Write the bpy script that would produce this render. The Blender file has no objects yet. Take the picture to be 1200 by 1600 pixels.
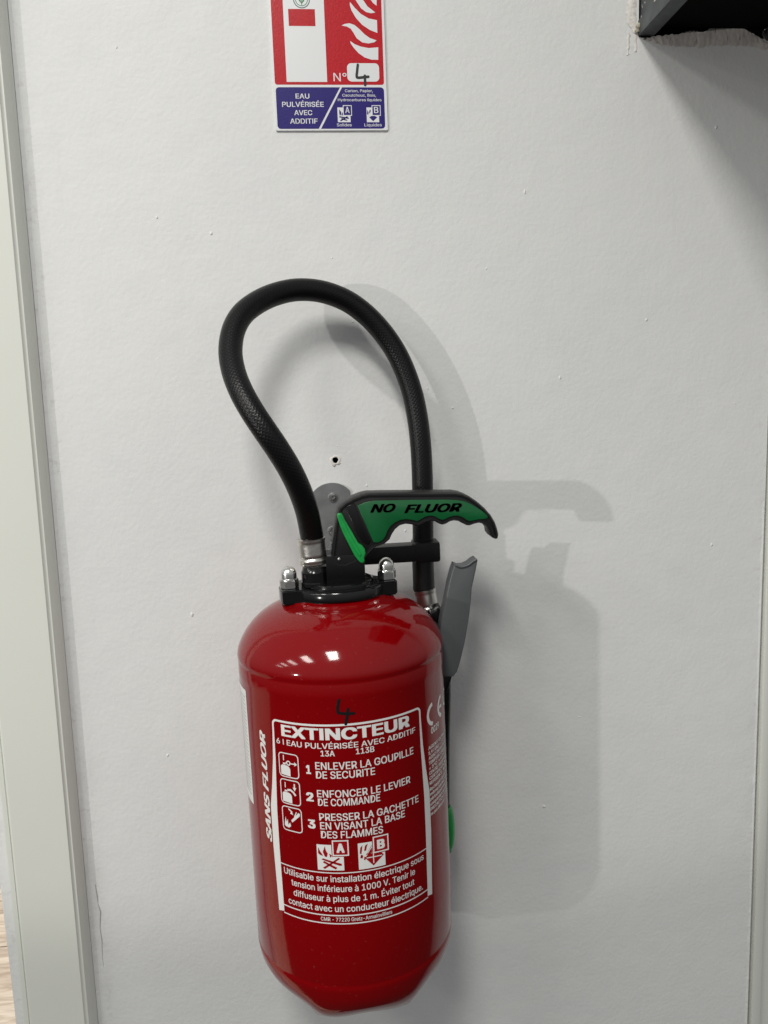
import bpy, bmesh, math, random
from mathutils import Vector, Matrix
random.seed(7)
S = bpy.context.scene
COL = S.collection
PI = math.pi

# ---------------------------------------------------------------- camera
F = 1202.0                                   # focal length in pixels of the 1200x1600 photograph
MROWS = ((0.9944993, -0.0491709, 0.09248441),
         (-0.0984, -0.1363, 0.9858),
         (-0.0359, -0.9894, -0.1404))
_d = Vector((307, 8470, F)).normalized()     # straight down, seen in the camera's own axes
_nx = -120.0
_n = Vector((_nx, -(_nx*307 + F*F)/8470, F)).normalized()   # into the wall
_X = _d.cross(_n)
if _X.x < 0: _X = -_X
_X.normalize()
CAM = Vector((0.0, -0.68, 1.40))
M3 = Matrix((_X, _n, -_d))                   # camera axes (x right, y down, z forward) -> world
cd = bpy.data.cameras.new('camera'); cam = bpy.data.objects.new('camera', cd); COL.objects.link(cam)
R = M3 @ Matrix(((1, 0, 0), (0, -1, 0), (0, 0, -1)))
cam.matrix_world = Matrix.Translation(CAM) @ R.to_4x4()
cd.sensor_fit = 'VERTICAL'; cd.sensor_height = 36.0; cd.lens = F/1600*36.0
cd.clip_start = 0.02; cd.clip_end = 60
S.camera = cam
def at(px, py, Y):
    """the point of the vertical plane y = Y that the photograph shows at px, py"""
    r = M3 @ Vector((px-600, py-800, F))
    return CAM + r*((Y-CAM.y)/r.y)

# ---------------------------------------------------------------- world, lamps, exposure
w = bpy.data.worlds.new('World'); S.world = w; w.use_nodes = True
bgn = w.node_tree.nodes['Background']; bgn.inputs[1].default_value = 1.0
# fill light graded by height, standing in for the unseen room: bright above, dark below
_N, _L = w.node_tree.nodes, w.node_tree.links
_tc = _N.new('ShaderNodeTexCoord'); _sx = _N.new('ShaderNodeSeparateXYZ'); _L.new(_tc.outputs['Generated'], _sx.inputs[0])
_mr = _N.new('ShaderNodeMapRange'); _mr.interpolation_type = 'SMOOTHSTEP'; _mr.inputs['From Min'].default_value = -0.45; _mr.inputs['From Max'].default_value = 0.35
_mr.inputs['To Min'].default_value = 0.0; _mr.inputs['To Max'].default_value = 1.0; _L.new(_sx.outputs[2], _mr.inputs['Value'])
_cr = _N.new('ShaderNodeMix'); _cr.data_type = 'RGBA'; _L.new(_mr.outputs[0], _cr.inputs['Factor'])
_cr.inputs[6].default_value = (0.030, 0.028, 0.026, 1); _cr.inputs[7].default_value = (0.405, 0.413, 0.418, 1)
_L.new(_cr.outputs[2], bgn.inputs[0])
S.view_settings.view_transform = 'Standard'; S.view_settings.look = 'None'
S.view_settings.exposure = 0.08; S.view_settings.gamma = 1.0
def area(name, loc, target, sx, sy, power, color):
    l = bpy.data.lights.new(name, 'AREA'); l.shape = 'RECTANGLE'; l.size = sx; l.size_y = sy
    l.energy = power; l.color = color
    o = bpy.data.objects.new(name, l); COL.objects.link(o); o.location = loc
    v = Vector(target) - Vector(loc)
    o.rotation_euler = v.to_track_quat('-Z', 'Y').to_euler()
    return o
WARM = (1.0, 0.97, 0.90)
for i, x in enumerate((-0.26, -1.13, -2.0, -2.87, -3.74)):
    area('ceiling_panel_lamp', (x, -1.22, 2.5), (x, -1.22, 0), 0.28, 0.52, (19, 10.5, 7, 6, 5)[i], (1.0, 0.975, 0.92))
_sl = bpy.data.lights.new('side_lamp_shaped_beam', 'SPOT'); _sl.energy = 76.0; _sl.color = (1.0, 0.965, 0.93); _sl.shadow_soft_size = 0.03
_sl.spot_size = math.radians(28.5); _sl.spot_blend = 0.22  # cone shaped so its lower edge imitates the shadow of an unseen person
_so = bpy.data.objects.new('side_lamp_shaped_beam', _sl); COL.objects.link(_so); _so.location = (-2.35, -2.05, 1.46)
_so.rotation_euler = (Vector((-0.15, 0, 1.63)) - _so.location).to_track_quat('-Z', 'Y').to_euler()
area('next_room_fill', (-1.2, 1.8, 2.3), (-1.2, 1.6, 0), 0.6, 0.6, 55.0, WARM)  # added unseen lamp that brightens the floor past the door frame

# ---------------------------------------------------------------- materials
def nodes(m): return m.node_tree.nodes, m.node_tree.links
def mat(name, col, rough=0.5, metal=0.0, coat=0.0, spec=0.5, bump=None, var=None, sss=None):
    """bump = (scale, strength, distance), var = (scale, amount) colour mottling"""
    m = bpy.data.materials.new(name); m.use_nodes = True
    N, L = nodes(m); b = N['Principled BSDF']
    b.inputs['Base Color'].default_value = (*col, 1); b.inputs['Roughness'].default_value = rough
    b.inputs['Metallic'].default_value = metal; b.inputs['Coat Weight'].default_value = coat
    b.inputs['Coat Roughness'].default_value = 0.04; b.inputs['Specular IOR Level'].default_value = spec
    tc = N.new('ShaderNodeTexCoord')
    if var:
        n = N.new('ShaderNodeTexNoise'); n.inputs['Scale'].default_value = var[0]; n.inputs['Detail'].default_value = 5
        L.new(tc.outputs['Object'], n.inputs['Vector'])
        r = N.new('ShaderNodeMapRange'); r.inputs['From Min'].default_value = 0.3; r.inputs['From Max'].default_value = 0.7
        r.inputs['To Min'].default_value = 1-var[1]; r.inputs['To Max'].default_value = 1+var[1]
        L.new(n.outputs['Fac'], r.inputs['Value'])
        mx = N.new('ShaderNodeVectorMath'); mx.operation = 'SCALE'; mx.inputs[0].default_value = col
        L.new(r.outputs[0], mx.inputs['Scale']); L.new(mx.outputs[0], b.inputs['Base Color'])
    if bump:
        n = N.new('ShaderNodeTexNoise'); n.inputs['Scale'].default_value = bump[0]; n.inputs['Detail'].default_value = 3
        L.new(tc.outputs['Object'], n.inputs['Vector'])
        bp = N.new('ShaderNodeBump'); bp.inputs['Strength'].default_value = bump[1]; bp.inputs['Distance'].default_value = bump[2]
        L.new(n.outputs['Fac'], bp.inputs['Height']); L.new(bp.outputs[0], b.inputs['Normal'])
    return m
def wall_material():
    m = bpy.data.materials.new('wall_paint'); m.use_nodes = True; N, L = nodes(m); b = N['Principled BSDF']
    b.inputs['Roughness'].default_value = 0.55; b.inputs['Specular IOR Level'].default_value = 0.3
    tc = N.new('ShaderNodeTexCoord')
    def noise(s, d, r=0.5):
        n = N.new('ShaderNodeTexNoise'); n.inputs['Scale'].default_value = s; n.inputs['Detail'].default_value = d; n.inputs['Roughness'].default_value = r
        L.new(tc.outputs['Object'], n.inputs['Vector']); return n
    a = noise(3.2, 4); c = noise(45, 3)
    ad = N.new('ShaderNodeMath'); ad.operation = 'MULTIPLY_ADD'; L.new(c.outputs['Fac'], ad.inputs[0]); ad.inputs[1].default_value = 0.35
    L.new(a.outputs['Fac'], ad.inputs[2])
    cr = N.new('ShaderNodeValToRGB'); cr.color_ramp.elements[0].position = 0.4; cr.color_ramp.elements[0].color = (0.685, 0.695, 0.692, 1)
    cr.color_ramp.elements[1].position = 0.95; cr.color_ramp.elements[1].color = (0.755, 0.76, 0.745, 1)
    L.new(ad.outputs[0], cr.inputs[0])
    # hand dirt and scuffs along the two corners, and a few faint rubs on the open wall
    sx = N.new('ShaderNodeSeparateXYZ'); L.new(tc.outputs['Object'], sx.inputs[0])
    def rng(src, a, b_, c=0.0, d=1.0):
        q = N.new('ShaderNodeMapRange'); q.interpolation_type = 'SMOOTHSTEP'
        for k, v in zip(('From Min', 'From Max', 'To Min', 'To Max'), (a, b_, c, d)): q.inputs[k].default_value = v
        L.new(src, q.inputs['Value']); return q.outputs[0]
    def mul(p, q):
        m_ = N.new('ShaderNodeMath'); m_.operation = 'MULTIPLY'; L.new(p, m_.inputs[0]); L.new(q, m_.inputs[1]); return m_.outputs[0]
    def mxx(p, q):
        m_ = N.new('ShaderNodeMath'); m_.operation = 'MAXIMUM'; L.new(p, m_.inputs[0]); L.new(q, m_.inputs[1]); return m_.outputs[0]
    left = rng(sx.outputs[0], -.203, -.216); right = rng(sx.outputs[0], .408, .424)
    d1 = rng(noise(16, 6, .7).outputs['Fac'], .50, .72, 0, .16); d2 = rng(noise(110, 4, .7).outputs['Fac'], .54, .70, 0, .22)
    edge = mul(mxx(left, right), mxx(d1, d2))
    mp = N.new('ShaderNodeMapping'); mp.inputs['Scale'].default_value = (9, 1, 2.2); mp.inputs['Rotation'].default_value = (0, .5, 0); L.new(tc.outputs['Object'], mp.inputs[0])
    rn = N.new('ShaderNodeTexNoise'); rn.inputs['Scale'].default_value = 2.2; rn.inputs['Detail'].default_value = 7; rn.inputs['Roughness'].default_value = .72
    L.new(mp.outputs[0], rn.inputs['Vector']); rub = rng(rn.outputs['Fac'], .60, .80, 0, .10)
    dk = N.new('ShaderNodeMix'); dk.data_type = 'RGBA'; L.new(mxx(edge, rub), dk.inputs['Factor']); L.new(cr.outputs[0], dk.inputs[6]); dk.inputs[7].default_value = (.22, .20, .18, 1)
    L.new(dk.outputs[2], b.inputs['Base Color'])
    o = noise(260, 2); o2 = noise(38, 3)
    s = N.new('ShaderNodeMath'); s.operation = 'MULTIPLY_ADD'; L.new(o2.outputs['Fac'], s.inputs[0]); s.inputs[1].default_value = 2.2
    L.new(o.outputs['Fac'], s.inputs[2])
    bp = N.new('ShaderNodeBump'); bp.inputs['Strength'].default_value = 0.25; bp.inputs['Distance'].default_value = 0.0010
    L.new(s.outputs[0], bp.inputs['Height']); L.new(bp.outputs[0], b.inputs['Normal'])
    return m
def hose_material():
    m = bpy.data.materials.new('braided_rubber'); m.use_nodes = True; N, L = nodes(m); b = N['Principled BSDF']
    b.inputs['Base Color'].default_value = (0.004, 0.004, 0.0044, 1); b.inputs['Roughness'].default_value = 0.34; b.inputs['Specular IOR Level'].default_value = 0.26
    uv = N.new('ShaderNodeUVMap'); sp = N.new('ShaderNodeSeparateXYZ'); L.new(uv.outputs[0], sp.inputs[0])
    def lin(a, c):
        p = N.new('ShaderNodeMath'); p.operation = 'MULTIPLY'; p.inputs[1].default_value = a; L.new(sp.outputs[0], p.inputs[0])
        q = N.new('ShaderNodeMath'); q.operation = 'MULTIPLY_ADD'; q.inputs[1].default_value = c
        L.new(sp.outputs[1], q.inputs[0]); L.new(p.outputs[0], q.inputs[2])
        s = N.new('ShaderNodeMath'); s.operation = 'SINE'; L.new(q.outputs[0], s.inputs[0]); return s
    s1 = lin(2*PI*18, 2*PI*330); s2 = lin(-2*PI*18, 2*PI*330)
    mx = N.new('ShaderNodeMath'); mx.operation = 'MAXIMUM'; L.new(s1.outputs[0], mx.inputs[0]); L.new(s2.outputs[0], mx.inputs[1])
    bp = N.new('ShaderNodeBump'); bp.inputs['Strength'].default_value = 0.22; bp.inputs['Distance'].default_value = 0.0004
    L.new(mx.outputs[0], bp.inputs['Height']); L.new(bp.outputs[0], b.inputs['Normal'])
    return m
M = {}
M['wall'] = wall_material()
M['trim'] = mat('trim_gloss_paint', (0.69, 0.705, 0.65), 0.38, bump=(60, 0.08, 0.001), var=(3, 0.03))
M['door_trim'] = M['trim']
M['red'] = mat('red_lacquer', (0.19, 0.0007, 0.0020), 0.07, coat=0.0, spec=0.36, bump=(22, 0.05, 0.002))
def worn(m, r0, r1, dust):
    """uneven gloss, and a thin scatter of dust and hairline rubs in the coat"""
    N, L = nodes(m); b = N['Principled BSDF']; tc = N.new('ShaderNodeTexCoord')
    n = N.new('ShaderNodeTexNoise'); n.inputs['Scale'].default_value = 14; n.inputs['Detail'].default_value = 6; n.inputs['Roughness'].default_value = .65
    L.new(tc.outputs['Object'], n.inputs['Vector'])
    q = N.new('ShaderNodeMapRange'); q.inputs['From Min'].default_value = .35; q.inputs['From Max'].default_value = .70; q.inputs['To Min'].default_value = r0; q.inputs['To Max'].default_value = r1
    L.new(n.outputs['Fac'], q.inputs['Value']); L.new(q.outputs[0], b.inputs['Roughness'])
    v = N.new('ShaderNodeTexNoise'); v.inputs['Scale'].default_value = 420; v.inputs['Detail'].default_value = 1; L.new(tc.outputs['Object'], v.inputs['Vector'])
    k = N.new('ShaderNodeMapRange'); k.inputs['From Min'].default_value = .70; k.inputs['From Max'].default_value = .80; k.inputs['To Max'].default_value = dust; L.new(v.outputs['Fac'], k.inputs['Value'])
    x = N.new('ShaderNodeMix'); x.data_type = 'RGBA'; x.inputs[6].default_value = b.inputs['Base Color'].default_value; x.inputs[7].default_value = (.35, .30, .28, 1)
    L.new(k.outputs[0], x.inputs['Factor']); L.new(x.outputs[2], b.inputs['Base Color'])
worn(M['red'], 0.05, 0.15, 0.05)
M['black'] = mat('black_plastic', (0.005, 0.005, 0.0055), 0.30, spec=0.35, bump=(400, 0.10, 0.0004))
M['black_cast'] = mat('black_enamel', (0.0045, 0.0045, 0.005), 0.16, spec=0.45, bump=(120, 0.12, 0.0006))
M['black_matte'] = mat('black_matte', (0.010, 0.0095, 0.010), 0.42, spec=0.35, bump=(600, 0.2, 0.0003))
M['duct_zinc'] = mat('scratched_zinc', (0.095, 0.105, 0.108), 0.5, metal=0.5, bump=(70, 0.5, 0.002), var=(45, 0.35))
M['hose'] = hose_material()
M['grip'] = mat('smooth_rubber', (0.006, 0.006, 0.006), 0.45)
M['green'] = mat('green_plastic', (0.002, 0.092, 0.024), 0.38, bump=(300, 0.08, 0.0003), var=(50, 0.06))
M['green_bright'] = mat('bright_green_plastic', (0.008, 0.28, 0.055), 0.35, bump=(200, 0.1, 0.0004), var=(120, 0.12))
M['chrome'] = mat('nickel_plating', (0.72, 0.72, 0.70), 0.26, metal=1.0, bump=(150, 0.1, 0.0005))
M['ferrule'] = mat('crimped_steel', (0.66, 0.64, 0.60), 0.32, metal=1.0, bump=(90, 0.35, 0.0015), var=(80, 0.12))
M['zinc'] = mat('galvanised_sheet', (0.20, 0.205, 0.21), 0.45, metal=0.35, bump=(120, 0.25, 0.0008), var=(60, 0.22))
M['grey'] = mat('grey_plastic', (0.088, 0.096, 0.100), 0.42, bump=(300, 0.08, 0.0003))
M['white_print'] = mat('white_print', (0.72, 0.73, 0.71), 0.35, coat=0.5, spec=0.4)
M['red_print'] = mat('red_print', (0.30, 0.002, 0.005), 0.3, coat=0.6)
M['marker'] = mat('black_marker', (0.006, 0.006, 0.007), 0.35)
M['faint_print'] = mat('grey_print', (0.40, 0.40, 0.38), 0.5)
M['board'] = mat('sign_board', (0.72, 0.73, 0.74), 0.35, bump=(500, 0.08, 0.0003))
M['sign_red'] = mat('sign_red', (0.47, 0.012, 0.020), 0.30, spec=0.18, bump=(900, 0.35, 0.0003), var=(700, 0.12))
M['sign_blue'] = mat('sign_blue', (0.022, 0.014, 0.155), 0.35, spec=0.22, bump=(900, 0.25, 0.0003), var=(500, 0.06))
M['emblem'] = mat('emblem_green', (0.05, 0.22, 0.10), 0.4)
M['emblem_dark'] = mat('emblem_dark', (0.02, 0.07, 0.10), 0.4)
M['duct_shade_black'] = mat('duct_shade_black', (0.002, 0.002, 0.002), 0.85, spec=0.1)
M['plaster'] = mat('raw_plaster', (0.56, 0.53, 0.50), 0.9, bump=(150, 0.35, 0.0015), var=(50, 0.16))
M['plaster_white'] = mat('torn_paint', (0.74, 0.71, 0.67), 0.8, bump=(120, 0.6, 0.002), var=(60, 0.12))
M['hole'] = mat('hole_dark', (0.015, 0.008, 0.005), 0.9)
M['gap'] = mat('joint_dark', (0.02, 0.02, 0.018), 0.9)

# ---------------------------------------------------------------- helpers
def link(name, bm, m, parent=None, smooth=False, auto=None):
    me = bpy.data.meshes.new(name); bm.normal_update(); bm.to_mesh(me); bm.free()
    if isinstance(m, (list, tuple)):
        for x in m: me.materials.append(x)
    else: me.materials.append(m)
    if smooth or auto:
        for p in me.polygons: p.use_smooth = True
    if auto:
        me.set_sharp_from_angle(angle=math.radians(auto))
    o = bpy.data.objects.new(name, me); COL.objects.link(o)
    if parent:
        o.parent = parent
        if parent.get('shift') is not None: pass
    return o
def put(o, root, rloc):
    """child of root, its mesh given in world coordinates: move the vertices into the root's frame"""
    o.data.transform(Matrix.Translation(-Vector(rloc))); o.parent = root; return o
def thing(name, label, cat, loc, group=None):
    o = bpy.data.objects.new(name, None); COL.objects.link(o); o.location = loc
    o.empty_display_size = 0.02; o['label'] = label; o['category'] = cat
    if group: o['group'] = group
    return o
def box(bm, x0, x1, y0, y1, z0, z1, bev=0.0):
    g = bmesh.ops.create_cube(bm, size=1)
    for v in g['verts']:
        v.co = Vector((x0+(v.co.x+.5)*(x1-x0), y0+(v.co.y+.5)*(y1-y0), z0+(v.co.z+.5)*(z1-z0)))
    if bev:
        es = list({e for v in g['verts'] for e in v.link_edges})
        bmesh.ops.bevel(bm, geom=es, offset=bev, segments=2, affect='EDGES', profile=0.6)
def lathe(bm, prof, c, seg=64, axis='z', caps=True, rmod=None):
    rings = []
    for r, z in prof:
        ring = []
        for k in range(seg):
            a = 2*PI*k/seg
            rr = r if rmod is None else rmod(r, z, a)
            dz = 0
            if isinstance(rr, tuple): rr, dz = rr
            ring.append(bm.verts.new((c[0]+rr*math.sin(a), c[1]-rr*math.cos(a), c[2]+z+dz)))
        rings.append(ring)
    for i in range(len(rings)-1):
        for k in range(seg):
            a, b = rings[i], rings[i+1]
            bm.faces.new((a[k], a[(k+1) % seg], b[(k+1) % seg], b[k]))
    if caps:
        bm.faces.new(rings[0][::-1]); bm.faces.new(rings[-1])
    bmesh.ops.recalc_face_normals(bm, faces=bm.faces[:])
    return rings
def sm(a, b, x):
    t_ = max(0, min(1, (x-a)/(b-a))); return t_*t_*(3-2*t_)
def catmull(pts, n=10):
    P = [Vector(p) for p in pts]; P = [2*P[0]-P[1]] + P + [2*P[-1]-P[-2]]
    out = []
    for i in range(1, len(P)-2):
        for k in range(n):
            t = k/n; a, b, c, d = P[i-1:i+3]
            out.append(0.5*((2*b)+(c-a)*t+(2*a-5*b+4*c-d)*t*t+(3*b-a-3*c+d)*t**3))
    out.append(P[-2]); return out
def tube(bm, path, rad, seg=24, cap=True):
    """round tube along the points, with a UV map: u once around, v in metres along"""
    uvl = bm.loops.layers.uv.verify()
    T = [((path[min(i+1, len(path)-1)]-path[max(i-1, 0)]).normalized()) for i in range(len(path))]
    up = Vector((0, -1, 0)) if abs(T[0].y) < .9 else Vector((0, 0, 1))
    N_ = (up-T[0]*up.dot(T[0])).normalized(); rings = []; dist = [0]
    for i, p in enumerate(path):
        if i: dist.append(dist[-1]+(path[i]-path[i-1]).length)
        N_ = (N_-T[i]*N_.dot(T[i])).normalized(); B = T[i].cross(N_)
        r = rad(i/(len(path)-1)) if callable(rad) else rad
        rings.append([bm.verts.new(p+(N_*math.cos(2*PI*k/seg)+B*math.sin(2*PI*k/seg))*r) for k in range(seg)])
    for i in range(len(rings)-1):
        for k in range(seg):
            f = bm.faces.new((rings[i][k], rings[i][(k+1) % seg], rings[i+1][(k+1) % seg], rings[i+1][k]))
            for lp, (u, v) in zip(f.loops, ((k, i), (k+1, i), (k+1, i+1), (k, i+1))):
                lp[uvl].uv = (u/seg, dist[v])
    if cap:
        bm.faces.new(rings[0][::-1]); bm.faces.new(rings[-1])
    bmesh.ops.recalc_face_normals(bm, faces=bm.faces[:])
def prism(bm, pts, y0, y1, bev=0.0, seg=2):
    """extrude the outline (world x,z pairs) from y0 (front) to y1 (back), bevelled front and back rims"""
    f0 = [bm.verts.new((x, y0, z)) for x, z in pts]; f1 = [bm.verts.new((x, y1, z)) for x, z in pts]
    n = len(pts); fa = bm.faces.new(f0); fb = bm.faces.new(f1[::-1])
    for k in range(n): bm.faces.new((f0[k], f1[k], f1[(k+1) % n], f0[(k+1) % n]))
    bmesh.ops.recalc_face_normals(bm, faces=bm.faces[:])
    if bev:
        es = [e for e in bm.edges if (e.verts[0] in f0 and e.verts[1] in f0) or (e.verts[0] in f1 and e.verts[1] in f1)]
        bmesh.ops.bevel(bm, geom=es, offset=bev, segments=seg, affect='EDGES', profile=0.5)
def smoothpoly(pts, n=4):
    P = [Vector((p[0], p[1], 0)) for p in pts]; m = len(P); out = []
    for i in range(m):
        a, b, c, d = P[i-1], P[i], P[(i+1) % m], P[(i+2) % m]
        for k in range(n):
            t = k/n; q = 0.5*((2*b)+(c-a)*t+(2*a-5*b+4*c-d)*t*t+(3*b-a-3*c+d)*t**3); out.append((q.x, q.y))
    return out
def offset(pts, d):
    """move each point of a closed outline inwards by d"""
    A = sum(pts[i-1][0]*pts[i][1]-pts[i][0]*pts[i-1][1] for i in range(len(pts)))
    s = 1 if A > 0 else -1; out = []
    for i in range(len(pts)):
        a, b, c = Vector(pts[i-1]), Vector(pts[i]), Vector(pts[(i+1) % len(pts)])
        u = (b-a).normalized(); v = (c-b).normalized(); n1 = Vector((-u.y, u.x)); n2 = Vector((-v.y, v.x))
        nn = n1+n2
        if nn.length < 1e-6: nn = n1
        nn.normalize(); k = max(0.55, nn.dot(n1)); out.append(tuple(b+nn*(s*d/k)))
    return out
_cache = {}
try:      # the sans-serif that ships inside Blender itself, else the built-in one
    FONT = bpy.data.fonts.load(bpy.utils.system_resource('DATAFILES', path='fonts')+'/Inter.woff2')
except Exception:
    FONT = None
def glyphs(txt, bold=0.0, shear=0.0, spacing=1.0):
    """2D triangles of a line of text in the built-in font: verts, faces"""
    if FONT: txt = txt.replace('I', '\u0399').replace('l', '\u04cf')     # the plain upright strokes of these letters
    key = (txt, bold, shear, spacing)
    if key in _cache: return _cache[key]
    c = bpy.data.curves.new('t', 'FONT'); c.body = txt
    if FONT: c.font = FONT
    c.shear = shear; c.resolution_u = 3; c.size = 1
    c.space_character = spacing
    o = bpy.data.objects.new('t', c); COL.objects.link(o)
    me = o.to_mesh(); V = [(v.co.x, v.co.y) for v in me.vertices]; Fs = [tuple(p.vertices) for p in me.polygons]
    o.to_mesh_clear(); bpy.data.objects.remove(o); bpy.data.curves.remove(c)
    if '1' in txt and FONT:      # trim the foot serif of the figure 1
        lab = list(range(len(V)))
        def find(i):
            while lab[i] != i: lab[i] = lab[lab[i]]; i = lab[i]
            return i
        for f in Fs:
            for i in f[1:]: lab[find(i)] = find(f[0])
        isl = {}
        for i in range(len(V)): isl.setdefault(find(i), []).append(i)
        for ids in isl.values():
            xs_ = [V[i][0]-shear*V[i][1] for i in ids]; ys_ = [V[i][1] for i in ids]
            tops_ = [x for x, y in zip(xs_, ys_) if y > .50] or [0, 1]
            if max(tops_)-min(tops_) < .15 and len(ids) == 12 and .28 < max(xs_)-min(xs_) < .34 and max(ys_) > .45:
                sr = max(V[i][0]-shear*V[i][1] for i in ids if V[i][1] > .50)
                for i in ids:
                    if V[i][1] < .10: V[i] = (max(sr-.066, min(sr, V[i][0]-shear*V[i][1]))+shear*V[i][1], V[i][1])
    _cache[key] = (V, Fs); return V, Fs
_caps = {}
def cap_height(bold):
    if bold not in _caps:
        V, _ = glyphs('H', bold); _caps[bold] = (min(v[1] for v in V), max(v[1] for v in V))
    return _caps[bold]
def put_text(bm, txt, u0, u1, v0, h, bold=0.0, shear=0.0, lift=0.0, spacing=1.0, turn=None, mi=0):
    """text from u0 to u1, baseline v0, capital height h, at z = lift; turn = function (u,v)->(u,v)"""
    V, Fs = glyphs(txt, 0, shear, spacing)
    x0 = min(v[0] for v in V)-bold; x1 = max(v[0] for v in V)+bold; c0, c1 = cap_height(0); c0 -= bold*.55; c1 += bold*.55
    sx = (u1-u0)/(x1-x0); sy = h/(c1-c0)
    # a heavier cut of the type: the same outlines struck again a hair to each side and a few microns higher
    st_ = [(0, 0)]
    if bold:
        n_ = max(1, math.ceil(bold/.03))
        st_ = [(bold*a/n_, bold*.55*b) for a in range(-n_, n_+1) for b in (-1, 1)]
    for k_, (ox, oy) in enumerate(st_):
        nv = []
        for x, y in V:
            u, v = u0+(x+ox-x0)*sx, v0+(y+oy-c0)*sy
            if turn: u, v = turn(u, v)
            nv.append(bm.verts.new((u, v, lift+k_*4e-6)))
        for f in Fs:
            try:
                q = bm.faces.new([nv[i] for i in f]); q.material_index = mi
            except ValueError: pass
def poly(bm, pts, lift=0.0, mi=0):
    f = bm.faces.new([bm.verts.new((x, y, lift)) for x, y in pts]); f.material_index = mi
def band(bm, outer, inner, lift=0.0, mi=0):
    a = [bm.verts.new((x, y, lift)) for x, y in outer]; b = [bm.verts.new((x, y, lift)) for x, y in inner]; n = len(a)
    for k in range(n):
        f = bm.faces.new((a[k], a[(k+1) % n], b[(k+1) % n], b[k])); f.material_index = mi
def stroke(bm, pts, wd, lift=0.0, mi=0, closed=False):
    P = [Vector(p) for p in pts]; L, Rr = [], []; n = len(P)
    for i in range(n):
        a = P[i-1] if (i or closed) else P[0]; b = P[(i+1) % n] if (i < n-1 or closed) else P[-1]
        t = (b-a).normalized(); nn = Vector((-t.y, t.x))*wd/2
        L.append(bm.verts.new((*(P[i]+nn), lift))); Rr.append(bm.verts.new((*(P[i]-nn), lift)))
    for i in range(n-1+(1 if closed else 0)):
        j = (i+1) % n; f = bm.faces.new((L[i], L[j], Rr[j], Rr[i])); f.material_index = mi
def disc(bm, c, r, lift=0.0, mi=0, n=12):
    poly(bm, [(c[0]+r*math.cos(2*PI*k/n), c[1]+r*math.sin(2*PI*k/n)) for k in range(n)], lift, mi)
def rrect(x0, x1, y0, y1, r, n=5):
    out = []
    for cx, cy, a0 in ((x1-r, y1-r, 0), (x0+r, y1-r, 90), (x0+r, y0+r, 180), (x1-r, y0+r, 270)):
        for k in range(n+1):
            a = math.radians(a0+90*k/n); out.append((cx+r*math.cos(a), cy+r*math.sin(a)))
    return out
def face_out(bm):
    """flat print laid in u,v: every face towards +lift"""
    bm.normal_update()
    for f in bm.faces:
        if f.normal.z < 0: f.normal_flip()

# ================================================================ SETTING
# wall, with a drilled hole that goes into it
WX0, WX1 = -0.300, 0.4243
hole_c = at(524, 719, 0); HR = 0.0026
bm = bmesh.new(); hs = 0.006
hx, hz = hole_c.x, hole_c.z
xs = [WX0, hx-hs, hx+hs, WX1]; zs = [0.0, hz-hs, hz+hs, 2.6]
grid = [[bm.verts.new((x, 0, z)) for x in xs] for z in zs]
for j in range(3):
    for i in range(3):
        if i == 1 and j == 1: continue
        bm.faces.new((grid[j][i], grid[j][i+1], grid[j+1][i+1], grid[j+1][i]))
cs = [grid[1][1], grid[1][2], grid[2][2], grid[2][1]]
circ, deep = [], []
for k in range(16):
    a = -0.75*PI+2*PI*k/16; rr = HR*(1+0.10*math.sin(3*a)+0.06*math.sin(5*a+1))
    circ.append(bm.verts.new((hx+rr*math.cos(a), 0, hz+rr*math.sin(a))))
    deep.append(bm.verts.new((hx+rr*.8*math.cos(a), 0.02, hz+rr*.8*math.sin(a))))
for q in range(4):
    a, b = cs[q], cs[(q+1) % 4]
    bm.faces.new((a, b, circ[(q*4+4) % 16], circ[q*4+3]))
    for k in range(3): bm.faces.new((a, circ[q*4+k+1], circ[q*4+k]))
for k in range(16):
    f = bm.faces.new((circ[k], circ[(k+1) % 16], deep[(k+1) % 16], deep[k])); f.material_index = 1
f = bm.faces.new(deep); f.material_index = 1
# back, ends and top of the wall
bk = [bm.verts.new((x, 0.10, z)) for x, z in ((WX0, 0), (WX1, 0), (WX1, 2.6), (WX0, 2.6))]
c4 = [grid[0][0], grid[0][3], grid[3][3], grid[3][0]]
bm.faces.new(bk[::-1])
bm.faces.new([grid[0][0], grid[0][1], grid[0][2], grid[0][3], bk[1], bk[0]])
bm.faces.new([grid[3][3], grid[3][2], grid[3][1], grid[3][0], bk[3], bk[2]])
bm.faces.new([grid[j][3] for j in range(4)] + [bk[2], bk[1]])
bm.faces.new([grid[j][0] for j in range(3, -1, -1)] + [bk[0], bk[3]])
bmesh.ops.recalc_face_normals(bm, faces=bm.faces[:])
wall = link('wall', bm, (M['wall'], M['hole'])); wall['kind'] = 'structure'

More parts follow.
